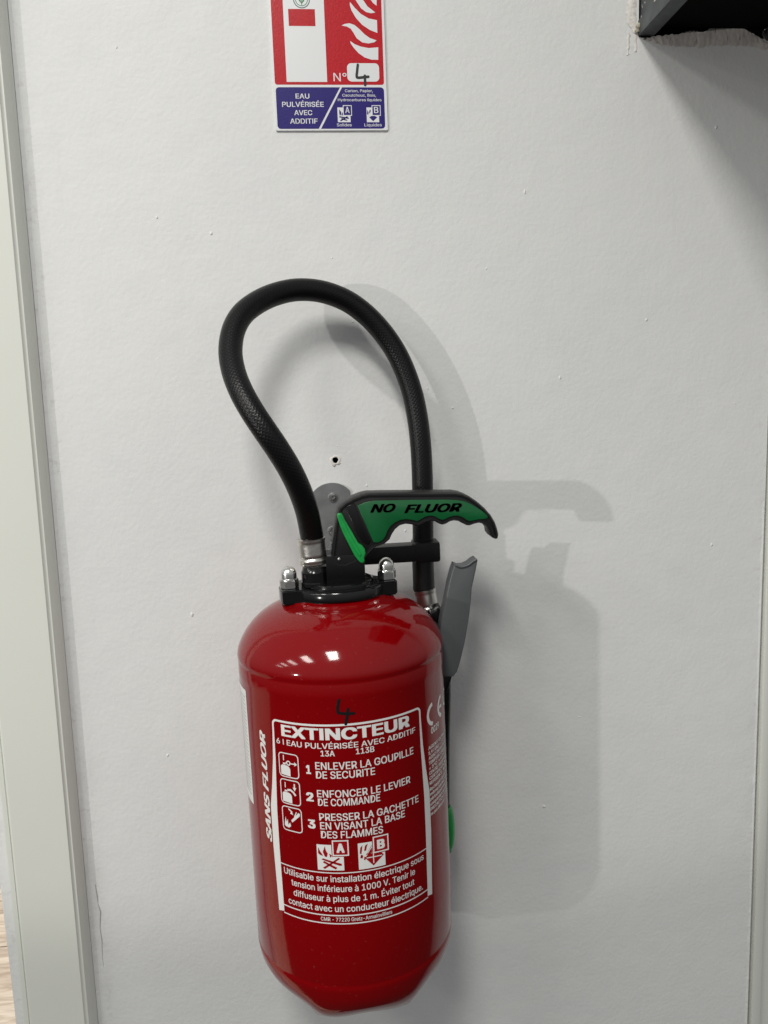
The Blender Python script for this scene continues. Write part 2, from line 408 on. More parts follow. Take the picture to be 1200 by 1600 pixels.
def blob(bm, c, r, sx=1.0, sz=1.0, h=0.35, seed=0):
    rnd = random.Random(seed); n = 9
    top = bm.verts.new((c.x, -r*h, c.z)); a1, a2 = [], []
    for k in range(n):
        a = 2*PI*k/n; q = 1+rnd.uniform(-.25, .25)
        a1.append(bm.verts.new((c.x+r*.55*q*math.cos(a)*sx, -r*h*.8, c.z+r*.55*q*math.sin(a)*sz)))
        a2.append(bm.verts.new((c.x+r*q*math.cos(a)*sx, 0.0001, c.z+r*q*math.sin(a)*sz)))
    for k in range(n):
        j = (k+1) % n; bm.faces.new((top, a1[k], a1[j])); bm.faces.new((a1[k], a2[k], a2[j], a1[j]))
bm = bmesh.new()
specks = [(182, 74), (519, 403), (551, 503), (668, 607), (707, 637), (573, 759), (573, 803), (527, 697), (1148, 630), (1112, 851),
          (1119, 199), (178, 1091), (633, 829), (245, 340), (330, 365), (875, 590), (820, 300), (760, 420), (905, 1120), (1010, 500), (300, 960), (262, 1180), (850, 1260)]
for i, (x, y) in enumerate(specks):
    blob(bm, at(x, y, 0), random.uniform(.0008, .0019), random.uniform(.6, 1.1), random.uniform(.7, 1.5), .45, i)
bmesh.ops.recalc_face_normals(bm, faces=bm.faces[:])
link('paint_nib', bm, M['wall'], wall, smooth=True)['kind'] = 'stuff'
# chipped rim of the drilled hole and its crumb
bm = bmesh.new(); n = 20; ra, rb, rc = [], [], []
for k in range(n):
    a = 2*PI*k/n; q = 1+.10*math.sin(2*a+1)+.07*math.sin(5*a)
    ra.append(bm.verts.new((hx+HR*1.04*math.cos(a), -.0003, hz+HR*1.04*math.sin(a))))
    rb.append(bm.verts.new((hx+HR*1.35*q*math.cos(a), -.0011, hz+HR*1.35*q*math.sin(a))))
    rc.append(bm.verts.new((hx+HR*1.8*q*math.cos(a), .0001, hz+HR*1.8*q*math.sin(a))))
for k in range(n):
    j = (k+1) % n; bm.faces.new((ra[k], ra[j], rb[j], rb[k])); bm.faces.new((rb[k], rb[j], rc[j], rc[k]))
bmesh.ops.recalc_face_normals(bm, faces=bm.faces[:])
link('hole_rim', bm, M['plaster_white'], wall, smooth=True)
bm = bmesh.new()
blob(bm, at(522, 727, 0), .0022, 1.0, .7, .5, 3); blob(bm, at(528, 725, 0), .0016, 1.5, .4, .5, 4); blob(bm, at(531, 724, 0), .0009, 1.5, .5, .5, 5)
link('plaster_crumb', bm, M['plaster'], wall, smooth=True)

# thin crack in the corner by the left trim
bm = bmesh.new()
pts = [(148.5, 1380), (149.5, 1385), (152, 1400), (153.5, 1412), (157, 1424), (156.5, 1450), (159.5, 1470), (160, 1492), (162, 1510)]
ws = [.0001, .0005, .0008, .0003, .0010, .0005, .0006, .0003, .0001]
a, b = [], []
for p, q in zip(pts, ws):
    c = at(p[0], p[1], 0); a.append(bm.verts.new((c.x-q/2, -.0006, c.z))); b.append(bm.verts.new((c.x+q/2, -.0004, c.z)))
for k in range(len(a)-1): bm.faces.new((a[k], b[k], b[k+1], a[k+1]))
link('filler_crack', bm, M['faint_print'], wall)

# right of the wall: a painted panel, a dark joint between them
XR = WX1
bm = bmesh.new(); box(bm, XR, XR+0.0026, 0.004, 0.05, 0, 2.6)
o = link('wall_joint', bm, M['gap'], wall)
t = thing('wall_panel', 'pale painted upright panel at the right edge beyond the dark joint', 'panel', (XR+.06, 0, 0))
bm = bmesh.new(); box(bm, XR+.0026, XR+.012, -.0035, .05, 0, 2.6, .0015)
put(link('edge_bead', bm, M['trim'], auto=40), t, t.location)
bm = bmesh.new(); box(bm, XR+.0125, XR+.30, .001, .05, 0, 2.6, .001)
put(link('panel_face', bm, M['trim'], auto=40), t, t.location)
# ragged paint bridge along the joint
bm = bmesh.new(); rnd = random.Random(3); z = at(1190, 1600, 0).z-.02; prev = None
while z < 1.30:
    q = rnd.uniform(.0003, .0016) if z < .8 or rnd.random() < .3 else rnd.uniform(.0001, .0006)
    cur = (bm.verts.new((XR-.0022-q, .0001, z)), bm.verts.new((XR-.0008, -.0004-q*.25, z)), bm.verts.new((XR-.0002+q*.45, .0005, z)))
    if prev:
        bm.faces.new((prev[0], prev[1], cur[1], cur[0])); bm.faces.new((prev[1], prev[2], cur[2], cur[1]))
    prev = cur; z += rnd.uniform(.002, .006)
link('paint_ridge', bm, M['wall'], wall)

# left: the door frame, standing proud of the wall
JT = 0.015
t = thing('door_frame', 'off-white painted door frame upright at the left edge of the wall', 'door frame', (-.25, 0, 0))
XA, XB = -0.2786, -0.2212
def upright(bm, sec, z0, z1, bev):
    lo = [bm.verts.new((x, y, z0)) for x, y in sec]; hi = [bm.verts.new((x, y, z1)) for x, y in sec]; n = len(sec)
    bm.faces.new(lo); bm.faces.new(hi[::-1])
    for k in range(n): bm.faces.new((lo[k], lo[(k+1) % n], hi[(k+1) % n], hi[k]))
    bmesh.ops.recalc_face_normals(bm, faces=bm.faces[:])
    bmesh.ops.bevel(bm, geom=[e for e in bm.edges if abs(e.verts[0].co.z-e.verts[1].co.z) > 1], offset=bev, segments=3, affect='EDGES')
bm = bmesh.new(); upright(bm, [(XA, -.0001), (XA, -JT), (XB-.0062, -JT), (XB-.0008, -.0045), (XB, -.0001)], .002, 2.6, .0022)
put(link('casing', bm, M['trim'], auto=60), t, t.location)
bm = bmesh.new(); upright(bm, [(XA-.0060, .13), (XA-.0060, -JT+.0035), (XA-.0002, -JT+.0035), (XA-.0002, .13)], .002, 2.6, .0012)
put(link('jamb', bm, M['trim'], auto=40), t, t.location)
t.rotation_euler = (0, math.radians(.45), 0); t.location.x += -.0098*.0; t.location = Vector((-.25-math.sin(math.radians(.45))*1.30, 0, 0))

bm = bmesh.new(); rnd = random.Random(21); prev = None; z = .70; q = .001
while z < 1.80:
    q = max(.0004, min(.0022, q+rnd.uniform(-.0004, .0004))); xw = XB+(z-1.30)*math.tan(math.radians(.45))
    cur = (bm.verts.new((xw-.0002, -.0016-q*.3, z)), bm.verts.new((xw+.0012, -.0006, z)), bm.verts.new((xw+.0020+q, .0001, z)))
    if prev:
        bm.faces.new((prev[0], prev[1], cur[1], cur[0])); bm.faces.new((prev[1], prev[2], cur[2], cur[1]))
    prev = cur; z += rnd.uniform(.004, .010)
bmesh.ops.recalc_face_normals(bm, faces=bm.faces[:])
link('caulk_bead', bm, M['wall'], wall, smooth=True)

# floor with planks (only a sliver of it shows past the door frame)
def floor_mat(k):
    m = bpy.data.materials.new('oak_laminate'); m.use_nodes = True; N, L = nodes(m); b = N['Principled BSDF']
    b.inputs['Roughness'].default_value = 0.45
    tc = N.new('ShaderNodeTexCoord'); mp = N.new('ShaderNodeMapping'); mp.inputs['Scale'].default_value = (5, 42, 1); mp.inputs['Location'].default_value = (k*3.1, k*1.7, 0)
    L.new(tc.outputs['Object'], mp.inputs[0]); n = N.new('ShaderNodeTexNoise'); n.inputs['Scale'].default_value = 1.0; n.inputs['Detail'].default_value = 7
    n.inputs['Roughness'].default_value = .65; n.inputs['Distortion'].default_value = 1.2
    L.new(mp.outputs[0], n.inputs['Vector']); cr = N.new('ShaderNodeValToRGB')
    cr.color_ramp.elements[0].position = .34; cr.color_ramp.elements[0].color = (.30, .225, .165, 1)
    cr.color_ramp.elements[1].position = .62; cr.color_ramp.elements[1].color = (.56, .475, .385, 1)
    L.new(n.outputs['Fac'], cr.inputs[0]); L.new(cr.outputs[0], b.inputs['Base Color']); return m
fm = [floor_mat(k) for k in range(3)]
bm = bmesh.new(); box(bm, -4.6, .9, -.11, 5, -.05, -.004)
floor = link('floor', bm, M['gap']); floor['kind'] = 'structure'
y = 1.287-.348*4; k = 0; plank_me = {}
while y < 3.6:
    for x0 in (-4.3+.45*(k % 3), -2.9+.45*(k % 3), -1.5+.45*(k % 3)):
        key = k % 3
        if key not in plank_me:
            bm = bmesh.new(); box(bm, 0, 1.397, .0015, .3465, -.004, 0, .0012)
            me = bpy.data.meshes.new('plank'); bm.to_mesh(me); bm.free(); me.materials.append(fm[key]); plank_me[key] = me
        o = bpy.data.objects.new('plank', plank_me[key]); COL.objects.link(o); o.parent = floor; o.location = (x0, y, 0)
    y += .348; k += 1

# ================================================================ DUCT, top right
dx0 = 0.2975; dz0 = 1.7035; DL = 0.30
t = thing('cable_duct', 'galvanised steel duct with its open underside blacked in for shade sticking out of the wall, top right', 'duct', (dx0+.15, 0, dz0))
bm = bmesh.new(); box(bm, dx0, dx0+.003, -DL, .02, dz0+.0004, dz0+.22)
put(link('side_plate', bm, M['duct_zinc'], auto=30), t, t.location)
bm = bmesh.new()
prismpts = [(dx0-.0018, dz0-.0022), (dx0+.012, dz0-.0022), (dx0+.012, dz0), (dx0+.0001, dz0+.0002), (dx0-.0002, dz0+.010), (dx0-.0018, dz0+.010)]
prism(bm, prismpts, -DL, .01)
put(link('bottom_lip', bm, M['duct_zinc'], auto=30), t, t.location)
bm = bmesh.new(); box(bm, dx0+.0125, dx0+.33, -DL+.002, .01, dz0+.0042, dz0+.0062); box(bm, dx0+.004, dx0+.33, -DL+.002, -DL+.004, dz0+.0062, dz0+.22)
put(link('underside', bm, M['duct_shade_black']), t, t.location)  # black sheet standing in for the shade of the open cavity
bm = bmesh.new(); tube(bm, catmull([at(1215, 30, -.02), at(1202, 40, -.02), at(1195, 50, -.018), at(1200, 60, -.012)], 6), .0022, 10)
o = link('black_cable', bm, M['black_cast'], auto=40); o['label'] = 'short loop of black cable under the duct by the right edge'; o['category'] = 'cable'
bm = bmesh.new(); rnd = random.Random(44)
for i in range(26):      # flecks of wall paint and scratches on the side plate
    cy, cz = -rnd.uniform(.001, .045), dz0+rnd.uniform(.006, .06); a = rnd.uniform(-.4, 1.2); l = rnd.uniform(.0006, .0030); wd = rnd.uniform(.0002, .0007)
    q = [(-l, -wd), (l*.3, -wd*1.3), (l, 0), (l*.2, wd), (-l*.8, wd*.7)]
    vs = [bm.verts.new((dx0-.00012-i*2e-6, cy+u*math.cos(a)-v*math.sin(a), cz+u*math.sin(a)+v*math.cos(a))) for u, v in q]
    bm.faces.new(vs)
fl_ = link('paint_fleck', bm, M['plaster_white']); put(fl_, t, t.location); fl_['kind'] = 'stuff'
# torn plaster under and beside the duct
def rough_strip(name, m, line, dep, seed, rows=5, up=0.0):
    """line: list of (px_top, py_top, px_bottom, py_bottom); a crumbly ledge of plaster"""
    rnd = random.Random(seed); bm = bmesh.new(); grid = []
    for i, (x0, y0, x1, y1) in enumerate(line):
        A, B = at(x0, y0, 0), at(x1, y1, 0); col = []
        for k in range(rows):
            u = k/(rows-1); p = A.lerp(B, u); h = dep*math.sin(PI*min(1, u*.85+.18))*(rnd.uniform(.45, 1.3))
            if k == rows-1: h = -.0003
            col.append(bm.verts.new((p.x+rnd.uniform(-.0006, .0006), -h, p.z+rnd.uniform(-.0006, .0006))))
        grid.append(col)
    for i in range(len(grid)-1):
        for k in range(rows-1): bm.faces.new((grid[i][k], grid[i+1][k], grid[i+1][k+1], grid[i][k+1]))
    bmesh.ops.recalc_face_normals(bm, faces=bm.faces[:])
    return link(name, bm, m, wall, smooth=True)
rnd = random.Random(12); ln = []; j1 = 0; j2 = 0
for i in range(100):
    x = 1004+2.1*i; u = (x-1004)/200
    j1 = j1*.8+rnd.uniform(-1.2, 1.2); j2 = j2*.85+rnd.uniform(-1.6, 1.6)
    top = 61-10*min(1, (x-1004)/70) if x < 1100 else (51-8*sm(1100, 1112, x) if x < 1160 else 43+(x-1160)*.62)
    bot = 62+12*sm(1004, 1050, x)-3*sm(1100, 1130, x)+9*sm(1160, 1200, x)
    ln.append((x, top+j1*.6, x+1, bot+j2))
rough_strip('torn_plaster', M['plaster'], ln, .0012, 5, 8)
ln = []; j1 = j2 = 0
for i in range(52):
    y = -50+2*i; j1 = j1*.8+rnd.uniform(-.9, .9); ln.append((980+j1+8*sm(36, 52, y), y, 996+.5*rnd.uniform(-1, 1)+4*sm(40, 52, y), y))
rough_strip('torn_plaster', M['plaster_white'], ln, .0009, 8, 6)
ln = [(980.5+.6*math.sin(i*2)-i*.15, 52+3*i, 985.5+.8*math.sin(i*1.2)-i*.2, 53+3*i) for i in range(12)]
rough_strip('torn_paint', M['plaster_white'], ln, .0006, 9, 4)
ln = [(991.5+.7*math.sin(i*2), 54+3*i, 996.2+.6*math.sin(i*1.2), 54+3*i) for i in range(10)]
rough_strip('torn_paint', M['plaster_white'], ln, .0006, 10, 4)
bm = bmesh.new(); box(bm, dx0-.0012, dx0-.0001, -.0004, .01, dz0-.003, dz0+.2); box(bm, dx0+.0003, dx0+.33, -.0003, .01, dz0-.0035, dz0+.012); link('duct_shade_strips', bm, M['duct_shade_black'], wall)  # flat dark strips laid on the wall for the shade of the cut-out
bm = bmesh.new(); c = at(1002, 44, 0)
for i, (dx, dz, r) in enumerate(((-.002, .001, .0032), (.001, -.0015, .0035), (.0035, -.003, .003), (-.0045, -.003, .002))):
    g = bmesh.ops.create_icosphere(bm, subdivisions=2, radius=r)
    rn = random.Random(i)
    for v in g['verts']: v.co = Vector((v.co.x*1.1, v.co.y*.6, v.co.z*.8))*rn.uniform(.85, 1.15)+Vector((c.x+dx, -.002, c.z+dz))
link('plaster_crumb', bm, mat('crumb', (.40, .37, .29), .8, bump=(200, .6, .002)), wall)

# ================================================================ SIGN
YS = -0.0018
def sp(px, py):
    p = at(px, py, YS); return (p.x, p.z)
bl = sp(431, 204.5); br = sp(606.5, 203.5)
sx0, sx1, sz0 = bl[0], br[0], (bl[1]+br[1])/2; sz1 = sz0+.190
t = thing('fire_sign', 'red and blue rectangular extinguisher sign with a handwritten 4, above the hose', 'sign', ((sx0+sx1)/2, 0, sz0))
bm = bmesh.new()
prism(bm, rrect(sx0, sx1, sz0, sz1, .0012), YS, -.0001, .0002, 1)
put(link('board', bm, M['board'], auto=40), t, t.location)
def sign_print(name, bm, m):
    face_out(bm)
    for v in bm.verts: v.co = Vector((v.co.x, YS-v.co.z, v.co.y))
    return put(link(name, bm, m), t, t.location)
e1, e2, e3 = .00006, .00012, .00018
def cs_(x0, y0, x1, y1):   # rectangle in sign coordinates from two corners in the picture
    a, b = sp(x0, y0), sp(x1, y1); return (min(a[0], b[0]), max(a[0], b[0]), min(a[1], b[1]), max(a[1], b[1]))
rx0 = sp(429.5, 130)[0]; rx1 = sp(600, 130)[0]; rz0 = sp(515, 132.5)[1]
bm = bmesh.new(); poly(bm, rrect(rx0, rx1, rz0, sz1-.0025, .002), e1); sign_print('red_panel', bm, M['sign_red'])
bm = bmesh.new(); b0 = cs_(430.5, 136.2, 602, 201)
poly(bm, rrect(b0[0], b0[1], b0[2], b0[3], .0028), e1); sign_print('blue_panel', bm, M['sign_blue'])
# white shapes on the red: the pictured extinguisher, the flames, the number box
bm = bmesh.new()
c1 = cs_(448, 128, 504, -40)
poly(bm, [(c1[0], c1[2]), (c1[1], c1[2]), (c1[1], c1[3]-.004), (c1[1]-.006, c1[3]+.004), (c1[0]+.006, c1[3]+.004), (c1[0], c1[3]-.004)], e2)
def sp_poly(pts, sm=0):
    q = [sp(400+x/5, y/5) for x, y in pts]
    return smoothpoly(q, sm) if sm else q
fl = [
 [(735, 320), (770, 345), (820, 365), (880, 376), (955, 370), (955, 468), (900, 466), (850, 450), (800, 415), (760, 370), (740, 340)],
 [(668, 200), (690, 188), (730, 182), (770, 196), (810, 230), (850, 270), (890, 298), (942, 316), (925, 330), (880, 340), (830, 332), (785, 298), (765, 262), (740, 225), (710, 208)],
 [(733, 15), (770, 60), (820, 110), (880, 145), (945, 158), (948, 258), (890, 235), (830, 195), (780, 140), (745, 80), (733, 40)],
 [(765, -20), (800, -22), (840, 5), (870, 50), (932, 98), (900, 104), (860, 95), (820, 65), (790, 20)],
 [(890, -10), (915, -20), (942, -22), (942, 45), (915, 25)],
]
for f_ in fl: poly(bm, sp_poly(f_), e2)
nb = cs_(543, 127.5, 592, 99); poly(bm, rrect(nb[0], nb[1], nb[2], nb[3], .0035), e2)
put_text(bm, 'N°', sp(521, 120)[0], sp(541.5, 120)[0], sp(520, 127)[1], sp(520, 114)[1]-sp(520, 127)[1], 0.0, lift=e2)
sign_print('white_symbols', bm, M['board'])
bm = bmesh.new(); r_ = cs_(450, 14, 493, 41); poly(bm, [(r_[0], r_[2]), (r_[1], r_[2]), (r_[1], r_[3]), (r_[0], r_[3])], e3); sign_print('red_block', bm, M['sign_red'])
bm = bmesh.new(); ce = sp(471, -1)
ring = lambda r, n=28: [(ce[0]+r*math.cos(2*PI*k/n), ce[1]+r*math.sin(2*PI*k/n)) for k in range(n)]
band(bm, ring(.0068), ring(.0061), e3, 0)
band(bm, ring(.0052), ring(.0046), e3, 1)
stroke(bm, [(ce[0], ce[1]-.0046), (ce[0], ce[1]+.002)], .0006, e3, 1)
for s in (-1, 1):
    poly(bm, [(ce[0], ce[1]-.0035), (ce[0]+s*.0022, ce[1]-.0012), (ce[0]+s*.0026, ce[1]+.0012), (ce[0]+s*.0008, ce[1]-.0002)], e3, 1)
sign_print('green_emblem', bm, (M['emblem_dark'], M['emblem']))
# blue panel print
bm = bmesh.new()
def st(txt, x0, x1, yb, h, bold=.012):
    zb = sp((x0+x1)/2, yb)[1]; put_text(bm, txt, sp(x0, yb)[0], sp(x1, yb)[0], zb, sp((x0+x1)/2, yb-h)[1]-zb, bold, lift=e2)
st('EAU', 462, 483.5, 154, 7.6); st('PULVÉRISÉE', 441, 506, 167, 7.8); st('AVEC', 460, 488, 180, 7.8); st('ADDITIF', 453.5, 496.5, 193.2, 7.8)
st('Carton, Papier,', 539, 582.5, 144, 4.2, .006); st('Caoutchouc, Bois,', 535, 587.5, 151, 4.2, .006); st('Hydrocarbures liquides', 528, 596, 158.2, 4.2, .006)
st('Solides', 526.5, 549.5, 197.5, 4.6, .005); st('Liquides', 569.5, 596.5, 197.5, 4.6, .005)
sa, sb, sc, sd = sp(531.5, 136), sp(534.5, 136), sp(501.5, 201), sp(498, 201)
poly(bm, [(sa[0], b0[3]+.0001), (sb[0], b0[3]+.0001), (sc[0], b0[2]-.0001), (sd[0], b0[2]-.0001)], e2)
for (xa, xb_, ya, yb) in ((527, 548, 168, 191), (572.5, 592.5, 168, 191)):
    r_ = cs_(xa, ya, xb_, yb); poly(bm, [(r_[0], r_[2]), (r_[1], r_[2]), (r_[1], r_[3]), (r_[0], r_[3])], e2)
sign_print('white_lettering', bm, M['board'])
bm = bmesh.new()
for i, (lx, ch) in enumerate((('A', (536, 549.5)), ('B', (581, 594.5)))):
    r_ = cs_(ch[0]-.5, 164.5, ch[1]+.5, 181)
    poly(bm, [(r_[0], r_[2]), (r_[1], r_[2]), (r_[1], r_[3]), (r_[0], r_[3])], e3, 1)
    r2 = (r_[0]+.0006, r_[1]-.0006, r_[2]+.0006, r_[3]-.0006)
    poly(bm, [(r2[0], r2[2]), (r2[1], r2[2]), (r2[1], r2[3]), (r2[0], r2[3])], e3+.00005, 0)
    put_text(bm, lx, r_[0]+.0019, r_[1]-.0019, r_[2]+.0021, .0048, .012, lift=e3+.0001, mi=1)
def fb(pts, k=e3): poly(bm, [sp(x, y) for x, y in pts], k, 0)
fb([(530, 171), (533, 175), (533, 179), (531, 181), (530, 177)]); fb([(534.5, 175), (536, 178), (535, 181), (533.5, 180)])
fb([(530.5, 181.6), (545, 184), (545, 186), (530, 183.6)]); fb([(531, 188.5), (542, 181.6), (544, 183), (533, 189.5)]); fb([(534, 184.5), (543, 187.5), (542, 189), (533, 186.5)])
fb([(577, 183.5), (583, 189.5), (589.5, 183.5), (586, 181.3), (580, 181.3)]); fb([(574, 172), (576, 176), (575, 180), (573.5, 178)]); fb([(578, 171), (579.5, 173), (577.5, 178), (576.8, 175)])
sign_print('blue_symbols', bm, (M['sign_blue'], M['board']))
def hand4(pa, wd, lift, conv):
    """handwritten 4: an L stroke and a short crossing stroke, round ended"""
    bm = bmesh.new()
    for s in pa:
        q = [conv(*p) for p in s]
        c = [(v.x, v.y) for v in catmull([(a, b, 0) for a, b in q], 5)] if len(q) > 2 else q
        stroke(bm, c, wd, lift)
        lift += .00001
        for e in (c[0], c[-1]): disc(bm, e, wd/2, lift+.00001, 0, 10)
        lift += .00002
    return bm
bm = hand4([[(559, 101.5), (558, 111), (557.3, 119), (559, 121.5), (567, 121), (575.5, 120)], [(570, 118.5), (570.3, 126), (570.5, 133)]], .0021, e3+.0001, sp)
sign_print('handwritten_numeral', bm, M['marker'])

# ================================================================ EXTINGUISHER
AX, AY, RB = 0.0172, -0.0912, 0.0802
ROOT = (AX, AY, 0.929)
E_ = thing('fire_extinguisher', 'red fire extinguisher with black looped hose hanging on the white wall', 'fire extinguisher', ROOT)
def part(name, bm, m, parent=None, **k):
    o = link(name, bm, m, **k); o.data.transform(Matrix.Translation(-Vector(ROOT))); o.parent = parent or E_; return o
# body -----------------------------------------------------------
prof = [(.010, .9345), (.036, .9335), (.046, .9330), (.0530, .9336), (.0590, .9350), (.0645, .9385), (.0698, .9440), (.0740, .9510), (.0771, .9590), (.0790, .9665), (.0799, .9725),
        (.0802, .9745), (.0802, .9775), (.0799, .9785), (.0802, .9797), (.0802, 1.02), (.0802, 1.10), (.0802, 1.17), (.0802, 1.1985), (.08045, 1.2005), (.0802, 1.2025), (.0802, 1.2085),
        (.0799, 1.2096), (.08045, 1.2110), (.0806, 1.2132), (.0801, 1.2160), (.0788, 1.2197), (.0764, 1.2245), (.0728, 1.2300), (.0680, 1.2355), (.0620, 1.2407), (.0550, 1.2450), (.0470, 1.2486),
        (.0400, 1.2508), (.0385, 1.2507), (.0370, 1.2520), (.025, 1.2535), (.010, 1.2535)]
def rmod(r, z, a):
    wgt = (1-sm(.940, .970, z))*sm(.02, .045, r)
    l = sm(.0, .55, 0.5+0.5*math.cos(3*(a-.06)))
    flat = (0.5+0.5*math.cos(6*(a-.06)))*l*(1-sm(.934, .962, z))*sm(.02, .045, r)
    dz = .001*flat
    if z < .940 and r > .03:
        for c in (-.62, .66, 2*PI-.62, 2*PI/3-.64, 2*PI/3+.66, 4*PI/3-.64, 4*PI/3+.66):
            dd = (a-c+PI) % (2*PI)-PI; dz -= .0024*math.exp(-(dd/.10)**2)
    return (r*(1-.062*wgt*(1-l)-.075*flat), dz+.004*wgt*(1-l)*(1-sm(.935, .96, z)))
bm = bmesh.new(); lathe(bm, prof, (AX, AY, 0), 144, rmod=rmod)
body = part('body', bm, M['red'], auto=50)

def on_body(name, bm, m, parent=body, cut=True):
    """wrap a flat print (u = millimetres round the body from its front, v = millimetres above z 1, lift = metres) onto the body"""
    face_out(bm)
    if cut:
        us = [v.co.x for v in bm.verts]; u = math.floor(min(us)/3)*3
        while u < max(us):
            bmesh.ops.bisect_plane(bm, geom=bm.verts[:]+bm.edges[:]+bm.faces[:], plane_co=(u, 0, 0), plane_no=(1, 0, 0), dist=1e-5); u += 3
    for v in bm.verts:
        th = v.co.x/1000/RB; rr = RB+.00008+v.co.z
        v.co = Vector((AX+rr*math.sin(th), AY-rr*math.cos(th), 1+v.co.y/1000))
    o = link(name, bm, m); o.data.transform(Matrix.Translation(-Vector(ROOT))); o.parent = parent; return o
# main label
bm = bmesh.new()
top = [(-58, 180), (-57, 180)]
# frame: thin top line with rounded corners, side bars that widen downwards, thin lines
def bar(s):
    o = [(s*58.6, 172), (s*60.0, 150), (s*62.6, 130), (s*65.8, 112), (s*66, 80), (s*64.3, 29.0)]
    i = [(s*57.0, 172), (s*57.3, 150), (s*58.3, 130), (s*59.2, 110), (s*59.4, 80), (s*58.8, 30.5)]
    for k in range(5): poly(bm, [o[k], o[k+1], i[k+1], i[k]], 0)
bar(-1); bar(1)
oc = [(-58.6, 172)]+[(-54.6-4*math.cos(a), 176.7+4*math.sin(a)) for a in [k*PI/10 for k in range(6)]]
ic = [(-57.0, 172)]+[(-54.4-2.6*math.cos(a), 176.6+2.6*math.sin(a)) for a in [k*PI/10 for k in range(6)]]
oc += [(-x, y) for x, y in oc[::-1]]; ic += [(-x, y) for x, y in ic[::-1]]
for k in range(len(oc)-1): poly(bm, [oc[k], oc[k+1], ic[k+1], ic[k]], 0)
for za, zb in ((69.4, 68.6), (36.2, 35.3), (29.8, 28.9)): poly(bm, [(-59.2, za), (59.2, za), (59.2, zb), (-59.2, zb)], 0)
T = lambda s, u0, u1, v, h, b=.025, sh=0, sp_=1.0: put_text(bm, s, u0, u1, v, h, b, sh, 0, sp_)
T('EXTINCTEUR', -50.3, 47.1, 169.2, 8.6, .034)
T('6 l EAU PULVÉRISÉE AVEC ADDITIF', -55.3, 52.3, 162.8, 4.1, .012)
T('13A', -20.4, -10.4, 157.3, 4.2, .016); T('113B', 4.4, 17.6, 157.7, 4.2, .016)
T('1', -31.8, -28.2, 143.6, 6.6, .04); T('2', -33.0, -27.4, 123.0, 6.6, .04); T('3', -33.0, -27.2, 102.4, 6.7, .04)
T('ENLEVER LA GOUPILLE', -24.8, 49.6, 147.35, 5.45, .013); T('DE SECURITE', -24.7, 17.4, 140.65, 5.45, .013)
T('ENFONCER LE LEVIER', -24.7, 45.5, 126.55, 5.45, .013); T('DE COMMANDE', -24.4, 20.2, 120.15, 5.45, .013)
T('PRESSER LA GACHETTE', -24.1, 52.8, 109.05, 5.45, .013); T('EN VISANT LA BASE', -23.8, 39.4, 102.35, 5.45, .013); T('DES FLAMMES', -23.6, 21.3, 95.65, 5.45, .013)
T('Utilisable sur installation électrique sous', -56.3, 55.8, 61.9, 4.9, .009)
T('tension inférieure à 1000 V. Tenir le', -50.0, 46.4, 54.3, 4.9, .009)
T('diffuseur à plus de 1 m. Éviter tout', -48.6, 45.4, 46.5, 4.9, .009)
T('contact avec un conducteur électrique.', -53.8, 53.6, 38.7, 4.9, .009)
T('CMR - 77220 Gretz-Armainvilliers', -27.4, 25.3, 31.2, 2.9, .008)
# pictograms: frames
def frame(u0, u1, v0, v1, r, wd):
    band(bm, rrect(u0, u1, v0, v1, r), rrect(u0+wd, u1-wd, v0+wd, v1-wd, r-wd), 0)
for v0, v1 in ((138.3, 156.8), (117.7, 136.8), (97.0, 116.0)): frame(-54.4, -37.4, v0, v1, 3.0, .75)
for b in (138.3, 117.7):     # the little extinguisher: rounded shoulder body and neck
    poly(bm, [(-52.7, b+1.8), (-44.6, b+1.2), (-44.6, b+6.5), (-45.4, b+8.2), (-47.2, b+9.0), (-51.2, b+9.2), (-52.7, b+8.0)], 0)
    poly(bm, [(-50.6, b+9.5), (-48.3, b+9.5), (-48.3, b+10.8), (-50.6, b+10.8)], 0)
    poly(bm, [(-50.3, b+12.5), (-49.5, b+12.5), (-49.5, b+16.6), (-50.3, b+16.6)], 0)
cc = (-45.9, 149.4); R8 = lambda r: [(cc[0]+r*math.cos(2*PI*k/14), cc[1]+r*math.sin(2*PI*k/14)) for k in range(14)]
band(bm, R8(1.9), R8(1.0), 0)
stroke(bm, [(-48.3, 149.3), (-47.8, 149.3)], .9); stroke(bm, [(-43.9, 149.3), (-40.8, 149.3)], .9)
poly(bm, [(-40.9, 150.9), (-38.6, 149.3), (-40.9, 147.7)], 0)
stroke(bm, [(-48.2, 128.6), (-45.6, 129.1), (-43.2, 127.7), (-41.4, 125.4)], 1.5)
stroke(bm, [(-42.0, 134.3), (-42.0, 131.4)], 1.1); poly(bm, [(-43.5, 131.4), (-40.5, 131.4), (-42.0, 128.6)], 0)
# third pictogram: nozzle, arrow, flame
poly(bm, [(-46.6, 105.6), (-45.6, 104.2), (-39.3, 110.0), (-38.9, 111.9), (-40.0, 112.6)], 0); stroke(bm, [(-43.6, 108.8), (-41.6, 112.9)], .7)
stroke(bm, [(-48.4, 114.3), (-45.2, 111.9)], 1.0); poly(bm, [(-45.9, 113.0), (-44.4, 110.0), (-47.1, 110.8)], 0)
poly(bm, [(-52.7, 101.0), (-51.5, 107.6), (-50.8, 103.6), (-49.6, 106.0), (-49.3, 101.6), (-47.8, 103.8), (-46.9, 101.2), (-48.6, 99.6), (-51.2, 99.8)], 0)
